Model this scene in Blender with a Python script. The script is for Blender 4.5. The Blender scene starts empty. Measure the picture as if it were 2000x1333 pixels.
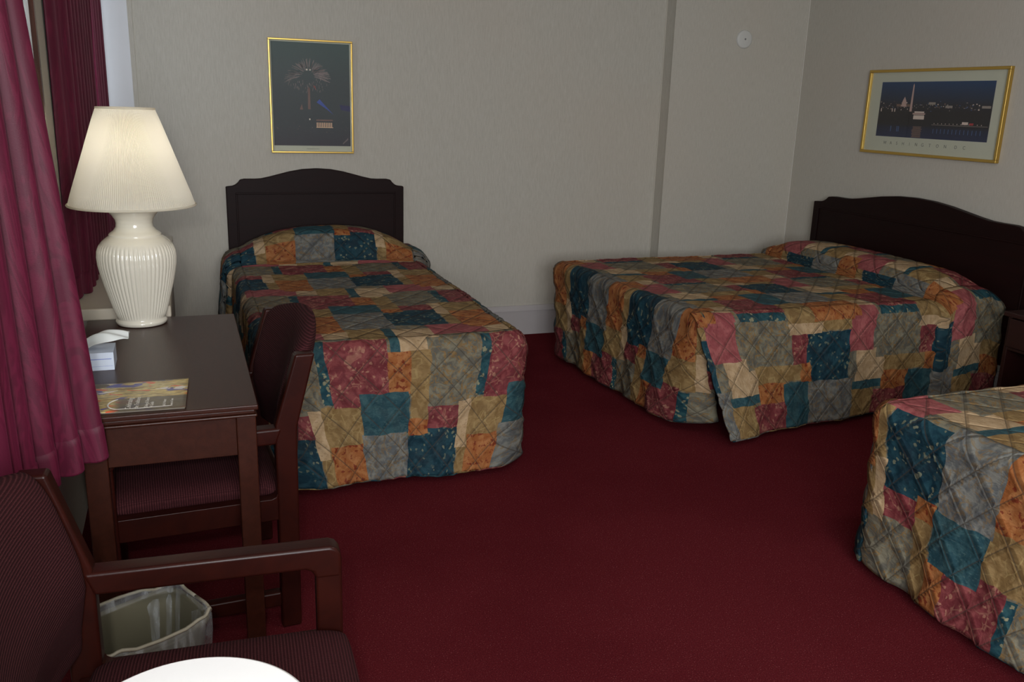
import bpy, bmesh, math, random
import numpy as np
from mathutils import Vector, Matrix, Euler
random.seed(7)
rng = np.random.default_rng(7)
sc = bpy.context.scene
COL = sc.collection
PI = math.pi

# ------------------------------------------------------------------ camera, light, exposure
F_PX = 1725.2
YAW, PIT, ROL = 0.35999, 0.26336, 0.03194
fw = Vector((math.sin(YAW)*math.cos(PIT), math.cos(YAW)*math.cos(PIT), -math.sin(PIT)))
r0 = Vector((math.cos(YAW), -math.sin(YAW), 0)); u0 = r0.cross(fw)
rt = math.cos(ROL)*r0 + math.sin(ROL)*u0
up = -math.sin(ROL)*r0 + math.cos(ROL)*u0
cd = bpy.data.cameras.new('camera'); cam = bpy.data.objects.new('camera', cd); COL.objects.link(cam)
cd.sensor_width = 36.0; cd.lens = F_PX/2000*36.0; cd.clip_start = 0.02
M = Matrix((rt, up, -fw)).transposed().to_4x4(); M.translation = Vector((0, 0, 1.5))
cam.matrix_world = M
sc.camera = cam
vs = sc.view_settings
vs.view_transform = 'Standard'; vs.look = 'None'; vs.gamma = 1; vs.use_curve_mapping = False
vs.exposure = 0.0

wd = bpy.data.worlds.new('sky'); sc.world = wd; wd.use_nodes = True
wd.node_tree.nodes['Background'].inputs[0].default_value = (0.75, 0.85, 1.0, 1)
wd.node_tree.nodes['Background'].inputs[1].default_value = 1.0

def area(name, loc, target, sx, sy, power, color):
    l = bpy.data.lights.new(name, 'AREA'); l.shape = 'RECTANGLE'; l.size = sx; l.size_y = sy
    l.energy = power; l.color = color
    o = bpy.data.objects.new(name, l); COL.objects.link(o); o.location = loc
    o.rotation_euler = (Vector(target)-Vector(loc)).to_track_quat('-Z', 'Y').to_euler()
    return o
P = dict(flash=13.5, side=66.0, front=84.0, ceil=8.0, near=5.0, far=9.0, bulb=5.5)
area('camera_flash', (-0.10, -0.02, 1.64), (1.35, 5.0, 1.15), 0.07, 0.05, P['flash'], (1.0, 0.98, 0.94))
area('daylight_side_window', (-0.34, -1.15, 1.6), (1.6, 1.6, 0.9), 1.3, 1.3, P['side'], (0.88, 0.94, 1.0))
area('front_fill', (0.40, -2.17, 1.75), (1.0, 4.0, 1.6), 1.40, 1.36, P['front'], (0.95, 0.97, 1.0))  # added soft fill behind the camera, dressed as a window
area('ceiling_fill_middle', (1.9, 1.2, 2.70), (1.9, 1.2, 0.0), 0.3, 0.3, P['ceil'], (1.0, 0.96, 0.89))  # added overhead fill standing in for ceiling bounce
area('ceiling_fill_near', (0.3, 0.2, 2.70), (0.3, 0.2, 0.0), 0.3, 0.3, P['near'], (1.0, 0.94, 0.86))  # added overhead fill for the foreground
area('daylight_far_window', (-0.46, 4.75, 1.75), (0.3, 5.4, 1.7), 0.9, 1.6, P['far'], (0.8, 0.9, 1.0))

# ------------------------------------------------------------------ helpers
def link(o, parent=None):
    COL.objects.link(o)
    if parent is not None: o.parent = parent
    return o
def tag(o, label=None, cat=None, group=None, kind=None):
    if label: o['label'] = label
    if cat: o['category'] = cat
    if group: o['group'] = group
    if kind: o['kind'] = kind
    return o
def empty(name, loc=(0,0,0), rz=0.0):
    o = bpy.data.objects.new(name, None); COL.objects.link(o)
    o.location = loc; o.rotation_euler = (0,0,rz); o.empty_display_size = .1
    return o
def mesh(name, verts, faces, mats, parent=None, smooth=False, midx=None):
    me = bpy.data.meshes.new(name); me.from_pydata([tuple(v) for v in verts], [], [tuple(f) for f in faces])
    if not isinstance(mats, (list, tuple)): mats = [mats]
    for m in mats: me.materials.append(m)
    if midx is not None: me.polygons.foreach_set('material_index', midx)
    if smooth: me.polygons.foreach_set('use_smooth', [True]*len(me.polygons))
    me.update()
    return link(bpy.data.objects.new(name, me), parent)
def bevel(o, w, seg=2):
    m = o.modifiers.new('bevel', 'BEVEL'); m.width = w; m.segments = seg; m.limit_method = 'ANGLE'; m.angle_limit = math.radians(40)
    m.harden_normals = False
    o.data.polygons.foreach_set('use_smooth', [True]*len(o.data.polygons))
    w2 = o.modifiers.new('wn', 'WEIGHTED_NORMAL'); w2.keep_sharp = False
    return o
class MB:
    def __init__(s): s.v=[]; s.f=[]; s.m=[]
    def add(s, V, Fc, m=0):
        b=len(s.v); s.v+= [tuple(x) for x in V]; s.f+=[tuple(i+b for i in f) for f in Fc]; s.m+=[m]*len(Fc); return s
    def box(s, x0,x1,y0,y1,z0,z1,m=0):
        V=[(x,y,z) for x in (x0,x1) for y in (y0,y1) for z in (z0,z1)]
        return s.add(V,[(0,1,3,2),(4,6,7,5),(0,4,5,1),(2,3,7,6),(0,2,6,4),(1,5,7,3)],m)
    def prism(s, pts, axis, a, b, m=0):
        """pts: 2D outline (ccw), extruded along axis from a to b"""
        n=len(pts)
        def mk(p,t):
            return (t,p[0],p[1]) if axis=='x' else ((p[0],t,p[1]) if axis=='y' else (p[0],p[1],t))
        V=[mk(p,a) for p in pts]+[mk(p,b) for p in pts]
        Fc=[tuple(range(n))[::-1],tuple(range(n,2*n))]+[(i,(i+1)%n,n+(i+1)%n,n+i) for i in range(n)]
        return s.add(V,Fc,m)
    def tube(s, pts, r, n=10, m=0, cap=True):
        pts=[Vector(p) for p in pts]; rings=[]
        for i,p in enumerate(pts):
            t=(pts[min(i+1,len(pts)-1)]-pts[max(i-1,0)]).normalized()
            a=t.cross(Vector((0,0,1)));
            if a.length<.1: a=t.cross(Vector((0,1,0)))
            a.normalize(); b=t.cross(a); rr=r[i] if isinstance(r,(list,tuple)) else r
            rings.append([p+a*math.cos(2*PI*k/n)*rr+b*math.sin(2*PI*k/n)*rr for k in range(n)])
        V=[v for R in rings for v in R]; Fc=[]
        for i in range(len(rings)-1):
            for k in range(n): Fc.append((i*n+k,i*n+(k+1)%n,(i+1)*n+(k+1)%n,(i+1)*n+k))
        if cap: Fc.append(tuple(range(n))[::-1]); Fc.append(tuple(range(len(V)-n,len(V))))
        return s.add(V,Fc,m)
    def lathe(s, prof, n=64, m=0, c=(0,0), rad=None, cap0=True, cap1=True):
        V=[];Fc=[]
        for j,(r,z) in enumerate(prof):
            for k in range(n):
                a=2*PI*k/n; rr=r if rad is None else rad(r,z,a)
                V.append((c[0]+rr*math.cos(a),c[1]+rr*math.sin(a),z))
        for j in range(len(prof)-1):
            for k in range(n): Fc.append((j*n+k,j*n+(k+1)%n,(j+1)*n+(k+1)%n,(j+1)*n+k))
        if cap0: Fc.append(tuple(range(n))[::-1])
        if cap1: Fc.append(tuple(range(len(V)-n,len(V))))
        return s.add(V,Fc,m)
    def build(s,name,mats,parent=None,smooth=False):
        return mesh(name,s.v,s.f,mats,parent,smooth,s.m)
def recalc(o):
    bm=bmesh.new(); bm.from_mesh(o.data); bmesh.ops.recalc_face_normals(bm,faces=bm.faces); bm.to_mesh(o.data); bm.free(); return o

# ------------------------------------------------------------------ node helpers
class NT:
    def __init__(s,name):
        s.mat=bpy.data.materials.new(name); s.mat.use_nodes=True; s.t=s.mat.node_tree; s.t.nodes.clear()
        s.out=s.t.nodes.new('ShaderNodeOutputMaterial')
    def n(s,ty,**kw):
        nd=s.t.nodes.new(ty)
        for k,v in kw.items(): setattr(nd,k,v)
        return nd
    def set(s,sock,v):
        if isinstance(v,bpy.types.NodeSocket): s.t.links.new(v,sock)
        elif isinstance(v,(tuple,list)): sock.default_value = tuple(v) if len(v)!=3 or sock.type=='VECTOR' else (*v,1)
        else: sock.default_value=v
    def math(s,op,a,b=0.0,c=None):
        nd=s.n('ShaderNodeMath',operation=op); s.set(nd.inputs[0],a); s.set(nd.inputs[1],b)
        if c is not None: s.set(nd.inputs[2],c)
        return nd.outputs[0]
    def mix(s,f,a,b,ty='MIX'):
        nd=s.n('ShaderNodeMix',data_type='RGBA',blend_type=ty); s.set(nd.inputs[0],f); s.set(nd.inputs[6],a); s.set(nd.inputs[7],b); return nd.outputs[2]
    def noise(s,vec,scale,detail=3,rough=.5,dist=0.0):
        nd=s.n('ShaderNodeTexNoise'); 
        if vec is not None: s.set(nd.inputs['Vector'],vec)
        s.set(nd.inputs['Scale'],scale); s.set(nd.inputs['Detail'],detail); s.set(nd.inputs['Roughness'],rough); s.set(nd.inputs['Distortion'],dist)
        return nd
    def voro(s,vec,scale,feature='F1',rand=1.0):
        nd=s.n('ShaderNodeTexVoronoi',feature=feature); s.set(nd.inputs['Vector'],vec); s.set(nd.inputs['Scale'],scale); s.set(nd.inputs['Randomness'],rand); return nd
    def ramp(s,f,stops,interp='LINEAR'):
        nd=s.n('ShaderNodeValToRGB'); cr=nd.color_ramp; cr.interpolation=interp
        while len(cr.elements)<len(stops): cr.elements.new(.5)
        for e,(p,c) in zip(cr.elements,stops): e.position=p; e.color=(*c,1) if len(c)==3 else c
        s.set(nd.inputs[0],f); return nd.outputs[0]
    def step(s,v,a,b):
        nd=s.n('ShaderNodeMapRange',interpolation_type='SMOOTHSTEP'); s.set(nd.inputs[0],v); s.set(nd.inputs[1],a); s.set(nd.inputs[2],b); return nd.outputs[0]
    def mapping(s,vec,scale=(1,1,1),loc=(0,0,0),rot=(0,0,0)):
        nd=s.n('ShaderNodeMapping'); s.set(nd.inputs['Vector'],vec); nd.inputs['Scale'].default_value=scale; nd.inputs['Location'].default_value=loc; nd.inputs['Rotation'].default_value=rot; return nd.outputs[0]
    def obj(s): return s.n('ShaderNodeTexCoord').outputs['Object']
    def geo(s): return s.n('ShaderNodeNewGeometry').outputs['Position']
    def uv(s): return s.n('ShaderNodeUVMap').outputs[0]
    def bump(s,h,strength=.3,dist=.01):
        nd=s.n('ShaderNodeBump'); s.set(nd.inputs['Height'],h); nd.inputs['Strength'].default_value=strength; nd.inputs['Distance'].default_value=dist; return nd.outputs[0]
    def bsdf(s,color,rough=.6,normal=None,**kw):
        nd=s.n('ShaderNodeBsdfPrincipled'); s.set(nd.inputs['Base Color'],color); s.set(nd.inputs['Roughness'],rough)
        if normal is not None: s.set(nd.inputs['Normal'],normal)
        for k,v in kw.items(): s.set(nd.inputs[k.replace('_',' ')],v)
        s.t.links.new(nd.outputs[0],s.out.inputs[0]); return s.mat
def L(r,g,b):
    f=lambda c:(c/255/12.92 if c<=10 else ((c/255+.055)/1.055)**2.4)
    return (f(r),f(g),f(b))
def plain(name,c,rough=.5,**kw):
    t=NT(name); nz=t.noise(t.obj(),14,2).outputs[0]
    col=t.mix(t.math('MULTIPLY',nz,.25),c,tuple(x*.85 for x in c)); return t.bsdf(col,rough,**kw)

# ------------------------------------------------------------------ materials
def mk_wood(name,c1,c2,rough=.3,ax=(1,14,14),coat=.25,spec=.4):
    t=NT(name); p=t.mapping(t.obj(),ax); a=t.noise(p,3,5,.6,.8).outputs[0]; b=t.noise(p,30,2).outputs[0]
    col=t.mix(t.step(a,.35,.7),c1,c2); col=t.mix(t.math('MULTIPLY',b,.35),col,tuple(x*.6 for x in c1))
    return t.bsdf(col,rough,t.bump(b,.08,.002),Coat_Weight=coat,Coat_Roughness=.22,Specular_IOR_Level=spec)
W_DESK=mk_wood('mahogany_desk_wood',L(52,23,14),L(61,28,18),.35,(14,1.5,14),.05,.30)
W_CH=mk_wood('chair_wood',L(40,13,9),L(50,17,11),.34,(3,14,3),.05,.18)
W_HEAD=mk_wood('headboard_wood',L(26,9,8),L(31,11,10),.5,(1,12,8),.0,.15)
W_NIGHT=mk_wood('nightstand_wood',L(38,15,13),L(44,18,15),.4)
def mk_wall():
    t=NT('linen_wallpaper'); g=t.geo()
    p=t.mapping(g,(50,50,4)); a=t.noise(p,5,3,.65).outputs[0]
    p2=t.mapping(g,(14,14,60)); b=t.noise(p2,6,2,.6).outputs[0]
    big=t.noise(g,.9,3).outputs[0]; fibre=t.math('ADD',t.math('MULTIPLY',a,.85),t.math('MULTIPLY',b,.15))
    col=t.ramp(fibre,[(.3,L(180,176,165)),(.5,L(190,186,175)),(.72,L(198,194,184))])
    col=t.mix(t.math('MULTIPLY',t.step(big,.4,.7),.22),col,L(194,180,164))
    return t.bsdf(col,.82,t.bump(fibre,.12,.002),Specular_IOR_Level=.2)
WALL=mk_wall()
def mk_carpet():
    t=NT('burgundy_carpet'); g=t.geo()
    a=t.noise(g,260,4,.8).outputs[0]; b=t.noise(g,240,2,.6).outputs[0]; big=t.noise(g,1.6,3).outputs[0]
    col=t.ramp(a,[(.3,L(68,24,30)),(.55,L(106,36,42)),(.72,L(128,50,54))])
    col=t.mix(t.math('MULTIPLY',t.step(b,.62,.70),.5),col,L(190,112,112))
    col=t.mix(t.math('MULTIPLY',t.step(big,.4,.65),.2),col,L(58,9,17))
    return t.bsdf(col,.95,t.bump(a,.9,.006),Specular_IOR_Level=.0)
CARPET=mk_carpet()
BASEP=plain('baseboard_paint',L(182,176,175),.5)
WHITE=plain('white_paint',L(212,214,218),.45)
CEILM=plain('ceiling_paint',L(214,212,206),.8)
def mk_curtain():
    t=NT('moire_curtain'); uv=t.uv(); p=t.mapping(uv,(1,.22,1))
    nz=t.noise(p,9,4,.6,1.2).outputs[0]
    rings=t.math('SINE',t.math('MULTIPLY',nz,60.0)); thr=t.noise(t.mapping(uv,(250,900,1)),1,1).outputs[0]
    m=t.step(rings,-.6,1.0)
    col=t.mix(m,L(80,16,40),L(92,21,47)); 
    nd=t.bsdf(col,.55,t.bump(t.math('ADD',thr,t.math('MULTIPLY',m,.5)),.12,.002),Sheen_Weight=.15,Sheen_Tint=L(220,90,140),Specular_IOR_Level=.3)
    return nd
CURT=mk_curtain()
def mk_tweed():
    t=NT('ribbed_chair_fabric'); uv=t.uv()
    sx=t.n('ShaderNodeSeparateXYZ'); t.set(sx.inputs[0],uv)
    r=t.math('SINE',t.math('MULTIPLY',sx.outputs[0],2*PI/.0062)); w=t.math('SINE',t.math('MULTIPLY',sx.outputs[1],2*PI/.004))
    h=t.math('ADD',r,t.math('MULTIPLY',w,.35)); nz=t.noise(uv,300,2).outputs[0]
    col=t.ramp(t.math('ADD',t.math('MULTIPLY',h,.35),t.math('MULTIPLY',nz,.6)),[(.0,L(44,16,19)),(.45,L(62,26,30)),(.85,L(86,46,48))])
    return t.bsdf(col,.85,t.bump(h,.5,.002),Specular_IOR_Level=.15)
TWEED=mk_tweed()
CERAM=NT('cream_ceramic').bsdf(L(228,222,206),.12,Coat_Weight=.6,Coat_Roughness=.05)
def mk_shade():
    t=NT('lampshade_fabric')
    d=t.n('ShaderNodeBsdfDiffuse'); t.set(d.inputs[0],L(242,238,226)); tr=t.n('ShaderNodeBsdfTranslucent'); t.set(tr.inputs[0],L(250,244,228))
    m=t.n('ShaderNodeMixShader'); m.inputs[0].default_value=.5; t.t.links.new(d.outputs[0],m.inputs[1]); t.t.links.new(tr.outputs[0],m.inputs[2]); t.t.links.new(m.outputs[0],t.out.inputs[0]); return t.mat
SHADE=mk_shade()
BRASS=NT('brass').bsdf(L(200,160,80),.25,Metallic=1.0)
GOLD=NT('gold_frame').bsdf(L(206,172,92),.3,Metallic=.85)
BLACK=plain('black_plastic',L(22,20,20),.4)
IVORY=plain('ivory_plastic',L(205,205,200),.5)
WTOP=NT('white_laminate').bsdf(L(250,252,251),.3)
STEEL=NT('steel').bsdf(L(150,150,150),.3,Metallic=1.0)
MAT=plain('picture_mat_board',L(196,198,178),.7)
TISSUE=plain('tissue_paper',L(240,240,236),.8,Subsurface_Weight=.1)
BOXW=plain('tissue_carton',L(214,224,240),.6)
BOXB=plain('tissue_carton_blue',L(60,90,190),.6)
BIN=plain('basket_plastic',L(104,100,82),.5)
MATT=plain('mattress_ticking',L(190,186,178),.8)
SPRING=plain('dark_box_spring',L(30,24,26),.9)
def mk_liner():
    t=NT('clear_liner'); tr=t.n('ShaderNodeBsdfTransparent'); g=t.n('ShaderNodeBsdfPrincipled'); t.set(g.inputs['Base Color'],L(215,220,222)); t.set(g.inputs['Roughness'],.25)
    nz=t.noise(t.mapping(t.obj(),(18,18,3)),3,4).outputs[0]; f=t.math('ADD',.12,t.math('MULTIPLY',t.step(nz,.45,.75),.35))
    t.set(g.inputs['Normal'],t.bump(nz,.8,.02))
    m=t.n('ShaderNodeMixShader'); t.set(m.inputs[0],f); t.t.links.new(tr.outputs[0],m.inputs[1]); t.t.links.new(g.outputs[0],m.inputs[2]); t.t.links.new(m.outputs[0],t.out.inputs[0]); return t.mat
LINER=mk_liner()
def mk_glass(name,ior=1.5,tint=(1,1,1)):
    t=NT(name); tr=t.n('ShaderNodeBsdfTransparent'); t.set(tr.inputs[0],tint); g=t.n('ShaderNodeBsdfGlossy'); g.inputs['Roughness'].default_value=.02
    fr=t.n('ShaderNodeFresnel'); fr.inputs[0].default_value=ior
    bf=t.math('MULTIPLY',fr.outputs[0],t.math('SUBTRACT',1.0,t.n('ShaderNodeNewGeometry').outputs['Backfacing']))
    m=t.n('ShaderNodeMixShader'); t.t.links.new(bf,m.inputs[0]); t.t.links.new(tr.outputs[0],m.inputs[1]); t.t.links.new(g.outputs[0],m.inputs[2]); t.t.links.new(m.outputs[0],t.out.inputs[0]); return t.mat
GLASS=mk_glass('picture_glass',1.6)
PANE=mk_glass('window_glass',1.45)
MIRROR=NT('mirror_silvering').bsdf(L(188,204,194),.04,Metallic=1.0)

# patchwork ---------------------------------------------------------------
def mk_quilt(name):
    t=NT(name); uvn=t.uv()
    wob=t.noise(uvn,9,2).outputs['Color']; 
    sub=t.n('ShaderNodeVectorMath',operation='SUBTRACT'); t.set(sub.inputs[0],wob); sub.inputs[1].default_value=(.5,.5,.5)
    scl=t.n('ShaderNodeVectorMath',operation='SCALE'); t.set(scl.inputs[0],sub.outputs[0]); scl.inputs['Scale'].default_value=.018
    ad=t.n('ShaderNodeVectorMath',operation='ADD'); t.set(ad.inputs[0],uvn); t.set(ad.inputs[1],scl.outputs[0])
    sx=t.n('ShaderNodeSeparateXYZ'); t.set(sx.inputs[0],ad.outputs[0])
    U,V=.67,.83
    u=t.math('FLOORED_MODULO',sx.outputs[0],U); v=t.math('FLOORED_MODULO',sx.outputs[1],V)
    # 0 grey-gold 1 teal-floral 2 rose 3 orange 4 gold 5 teal-mid 6 cream 7 grey-blue 8 dark-teal 9 pink
    R=[(6,.05,.148,.71,.81),(4,.146,.297,.675,.83),(6,.333,.50,.695,.83),(6,.333,.445,0,.055),(9,.49,.67,.63,.80),(9,.0,.05,.685,.81),
       (4,.0,.155,.262,.42),(4,.65,.67,.262,.47),(4,.605,.67,.46,.64),(3,.0,.143,.42,.71),(3,.655,.67,.42,.66),
       (7,.143,.36,.385,.675),(8,.36,.60,.378,.64),(6,.595,.65,.268,.465),(2,.452,.597,.285,.378),(4,.375,.455,.055,.34),(3,.365,.455,.335,.40),
       (2,.04,.28,.0,.268),(3,.28,.375,.055,.23),(5,.152,.368,.222,.388),(1,.0,.04,.0,.255),(5,.293,.334,.68,.83),(5,.293,.334,.0,.055)]
    idv=0.0
    for k,a,b,c,d in R:
        m=t.math('MULTIPLY',t.math('COMPARE',u,(a+b)/2,(b-a)/2),t.math('COMPARE',v,(c+d)/2,(d-c)/2))
        idv=t.math('MULTIPLY_ADD',m,t.math('SUBTRACT',float(k),idv),idv)
    # fabric prints
    P=ad.outputs[0]
    n1=t.noise(P,26,4,.6,.6).outputs[0]; n2=t.noise(P,60,3,.6).outputs[0]; n3=t.noise(P,11,3).outputs[0]
    pd=t.n('ShaderNodeVectorMath',operation='MULTIPLY_ADD'); t.set(pd.inputs[0],t.noise(P,55,2).outputs['Color']); pd.inputs[1].default_value=(.022,.022,0); t.set(pd.inputs[2],P); vo=t.voro(pd.outputs[0],44); petals=t.math('SUBTRACT',1.0,t.step(vo.outputs['Distance'],.24,.32))
    flow=t.math('MULTIPLY',petals,t.step(t.noise(P,13,1).outputs[0],.40,.50))
    vo2=t.voro(P,24,'DISTANCE_TO_EDGE'); outline=t.math('SUBTRACT',1.0,t.step(vo2.outputs['Distance'],.02,.06))
    outl=t.math('MULTIPLY',outline,t.step(t.noise(P,16,1).outputs[0],.48,.56))
    blot=t.step(t.noise(P,42,3,.6).outputs[0],.55,.62)
    wv=t.noise(t.mapping(P,(60,140,1)),1,2).outputs[0]; script=t.step(wv,.60,.66)
    curl=t.step(t.math('ABSOLUTE',t.math('SUBTRACT',t.noise(P,18,2,.5,1.5).outputs[0],.5)),.035,.012)
    mot=t.step(n1,.4,.62)
    cols=[t.mix(t.math('MULTIPLY',curl,.75),t.mix(mot,L(110,112,104),L(146,146,128)),L(158,128,76)),
          t.mix(t.math('MULTIPLY',flow,.85),t.mix(mot,L(28,74,90),L(52,98,108)),L(170,172,140)),
          t.mix(t.math('MULTIPLY',t.math('MAXIMUM',flow,t.math('MULTIPLY',outl,.6)),.6),t.mix(mot,L(124,54,62),L(154,82,86)),L(206,160,136)),
          t.mix(t.math('MULTIPLY',blot,.85),t.mix(mot,L(172,108,60),L(192,134,84)),L(130,48,30)),
          t.mix(t.math('MULTIPLY',outl,.55),t.mix(mot,L(148,123,80),L(172,148,102)),L(196,178,124)),
          t.mix(t.math('MULTIPLY',script,.35),t.mix(mot,L(42,84,98),L(64,106,116)),L(110,146,146)),
          t.mix(t.math('MULTIPLY',script,.45),t.mix(mot,L(200,176,138),L(216,194,158)),L(140,112,88)),
          t.mix(t.math('MULTIPLY',curl,.6),t.mix(mot,L(106,114,118),L(146,152,148)),L(146,124,84)),
          t.mix(t.math('MULTIPLY',flow,.8),t.mix(mot,L(18,58,76),L(38,82,98)),L(140,150,128)),
          t.mix(t.math('MULTIPLY',script,.5),t.mix(mot,L(164,88,94),L(184,110,112)),L(120,56,66))]
    col=cols[0]
    for k in range(1,10):
        col=t.mix(t.math('COMPARE',idv,float(k),.5),col,cols[k])
    col=t.mix(t.math('MULTIPLY',t.step(n3,.45,.7),.16),col,L(70,60,56))
    col=t.mix(1.0,col,QTONE,'MULTIPLY')
    # stitches
    s0=t.n('ShaderNodeSeparateXYZ'); t.set(s0.inputs[0],uvn)
    def ln(sg):
        a=t.math('MULTIPLY_ADD',s0.outputs[1],sg,s0.outputs[0]); fr=t.math('PINGPONG',a,QS/2); return t.math('MULTIPLY',fr,.7071)
    d=t.math('MINIMUM',ln(1.0),ln(-1.0)); groove=t.step(d,0.0,.011)
    crk=t.noise(t.mapping(uvn,(26,60,1)),1,3,.6).outputs[0]
    h=t.math('ADD',groove,t.math('MULTIPLY',crk,.75)); h=t.math('ADD',h,t.math('MULTIPLY',n2,.12))
    thread_shade=t.math('SUBTRACT',1.0,t.step(d,.0010,.0024))
    col=t.mix(t.math('MULTIPLY',thread_shade,.6),col,L(60,52,44))  # thread colour, darkened to paint the shade in the stitch grooves
    return t.bsdf(col,.72,t.bump(h,.6,.009),Specular_IOR_Level=.2)
QS=.16; QTONE=(.66,.60,.56)
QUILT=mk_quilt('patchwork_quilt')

# ------------------------------------------------------------------ room shell
XR=4.032; YB=5.367; XL=-0.40; YF=-2.2; ZC=2.75; T=.15
def struct(name,mb,m): return tag(mb.build(name,m),kind='structure')
struct('floor',MB().box(XL-T,XR+T,YF-T,YB+T,-.12,0),CARPET)
struct('ceiling',MB().box(XL-T,XR+T,YF-T,YB+T,ZC,ZC+.12),CEILM)
struct('wall_back',MB().box(XL-T,3.018,YB,YB+T,0,ZC).box(3.018,XR+T,YB-.123,YB+T,0,ZC),WALL)
struct('wall_right',MB().box(XR,XR+T,YF,YB-.123,0,ZC),WALL)
fx0,fx1,fz0,fz1=-.33,1.13,1.03,2.45
struct('wall_front',MB().box(XL-T,fx0,YF-T,YF,0,ZC).box(fx1,XR+T,YF-T,YF,0,ZC).box(fx0,fx1,YF-T,YF,0,fz0).box(fx0,fx1,YF-T,YF,fz1,ZC),WALL)
w=tag(empty('window_4',(.4,YF-.08,fz0)),kind='structure'); hh=fz1-fz0; g=MB()  # added unseen window that dresses the front fill light
g.box(-.73,-.68,-.03,.03,0,hh).box(.68,.73,-.03,.03,0,hh).box(-.68,.68,-.03,.03,0,.05).box(-.68,.68,-.03,.03,hh-.05,hh).box(-.68,.68,-.03,.03,hh/2-.02,hh/2+.02)
g.build('window_frame',WHITE,w); MB().box(-.68,.68,-.004,.004,.05,hh-.05).build('pane',PANE,w)
# left wall with three window openings (behind camera, near curtain, far curtain)
wins=[(-1.85,-.45,.95,2.25),(.35,2.05,.95,2.3),(3.95,5.15,.85,2.3)]
wl=MB(); y=YF
for a,b,z0,z1 in wins:
    wl.box(XL-T,XL,y,a,0,ZC).box(XL-T,XL,a,b,0,z0).box(XL-T,XL,a,b,z1,ZC); y=b
wl.box(XL-T,XL,y,YB,0,ZC)
struct('wall_left',wl,WALL)
for i,(a,b,z0,z1) in enumerate(wins):
    w=tag(empty('window_%d'%(i+1),(XL-.1,(a+b)/2,z0)),kind='structure')
    cy=(a+b)/2; g=MB()
    def fb(y0,y1,zz0,zz1,x0=-.03,x1=.03): g.box(x0,x1,y0-cy,y1-cy,zz0-z0,zz1-z0)
    fb(a,a+.05,z0,z1); fb(b-.05,b,z0,z1); fb(a+.05,b-.05,z0,z0+.05); fb(a+.05,b-.05,z1-.05,z1); fb(a+.05,b-.05,(z0+z1)/2-.02,(z0+z1)/2+.02)
    g.build('window_frame',WHITE,w)
    MB().box(-.005,.005,a+.05-cy,b-.05-cy,.05,z1-z0-.05).build('pane',PANE,w)
# white painted strip filling the back left corner beside the wallpaper
struct('trim_1',MB().box(XL,-.205,YB-.012,YB,0,ZC),WHITE)
struct('trim_2',MB().box(-.213,-.190,YB-.016,YB-.0,0,ZC),WALL)
struct('trim_3',MB().box(3.012,3.022,YB-.127,YB-.119,0,ZC),WALL)
struct('highlight_trim_1',MB().box(3.013,3.018,YB-.005,YB,.2,ZC),plain('seam_highlight_paper',L(200,195,182),.7))  # pale strip paints the lit edge line along the chase
struct('highlight_trim_2',MB().box(XR-.007,XR,YB-.130,YB-.123,.2,ZC),plain('seam_highlight_paint',L(206,202,192),.6))  # pale strip paints the edge highlight down the right corner
# baseboards
bb=MB()
def bbp(x0,x1): bb.box(x0,x1,YB-.018,YB,0,.165); bb.prism([(YB-.026,.165),(YB,.165),(YB,.198),(YB-.010,.198),(YB-.018,.185)],'x',x0,x1)
bbp(-.2,3.018)
bb.box(3.0,XR,YB-.141,YB-.123,0,.165).box(3.004,XR,YB-.135,YB-.123,.165,.198)
o=struct('baseboard_back',bb,BASEP)
struct('baseboard_right',MB().box(XR-.018,XR,YF,YB-.141,0,.165).box(XR-.012,XR,YF,YB-.141,.165,.198),BASEP)

# ------------------------------------------------------------------ bed pieces
def headboard_outline(W,z,dz):
    """half-symmetric outline from measured profile; W full width; returns (y,z) list"""
    prof=[(0,.0),(.035,.003),(.052,.010),(.066,.022),(.078,.038),(.10,.043),(.155,.043),(.19,.045),(.235,.055),(.29,.070),(.35,.086),(.42,.099),(.50,.104)]
    pts=[(a*W,z+b*dz) for a,b in prof]; pts+=[(W-a*W,z+b*dz) for a,b in prof[-2::-1]]
    return pts
def headboard(parent,W,zl,dz,along):
    """built in local frame: x = across, y = thickness toward +y (foot side is -y)"""
    pts=headboard_outline(W,zl,dz); pts=[(p[0]-W/2,p[1]) for p in pts]
    out=[(-W/2,.25)]+[(-W/2+.0,zl-.001)]+pts[1:-1]+[(W/2,zl-.001),(W/2,.25)]
    out=out[::-1]
    mb=MB().prism(out,'y',-.022,.022)
    o=recalc(mb.build('headboard',W_HEAD,parent)); bevel(o,.005,2)
    # raised moulding round a sunken panel
    fr=MB(); z1=zl-.034; z0=.45; x=W/2-.052; e=.010
    for (a,b,c,d) in ((-x,x,z1-e,z1),(-x,x,z0,z0+e),(-x,-x+e,z0+e,z1-e),(x-e,x,z0+e,z1-e)): fr.box(a,b,-.028,-.0215,c,d)
    f=fr.build('panel_moulding',W_HEAD,parent); bevel(f,.002,2)
    return o
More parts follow.
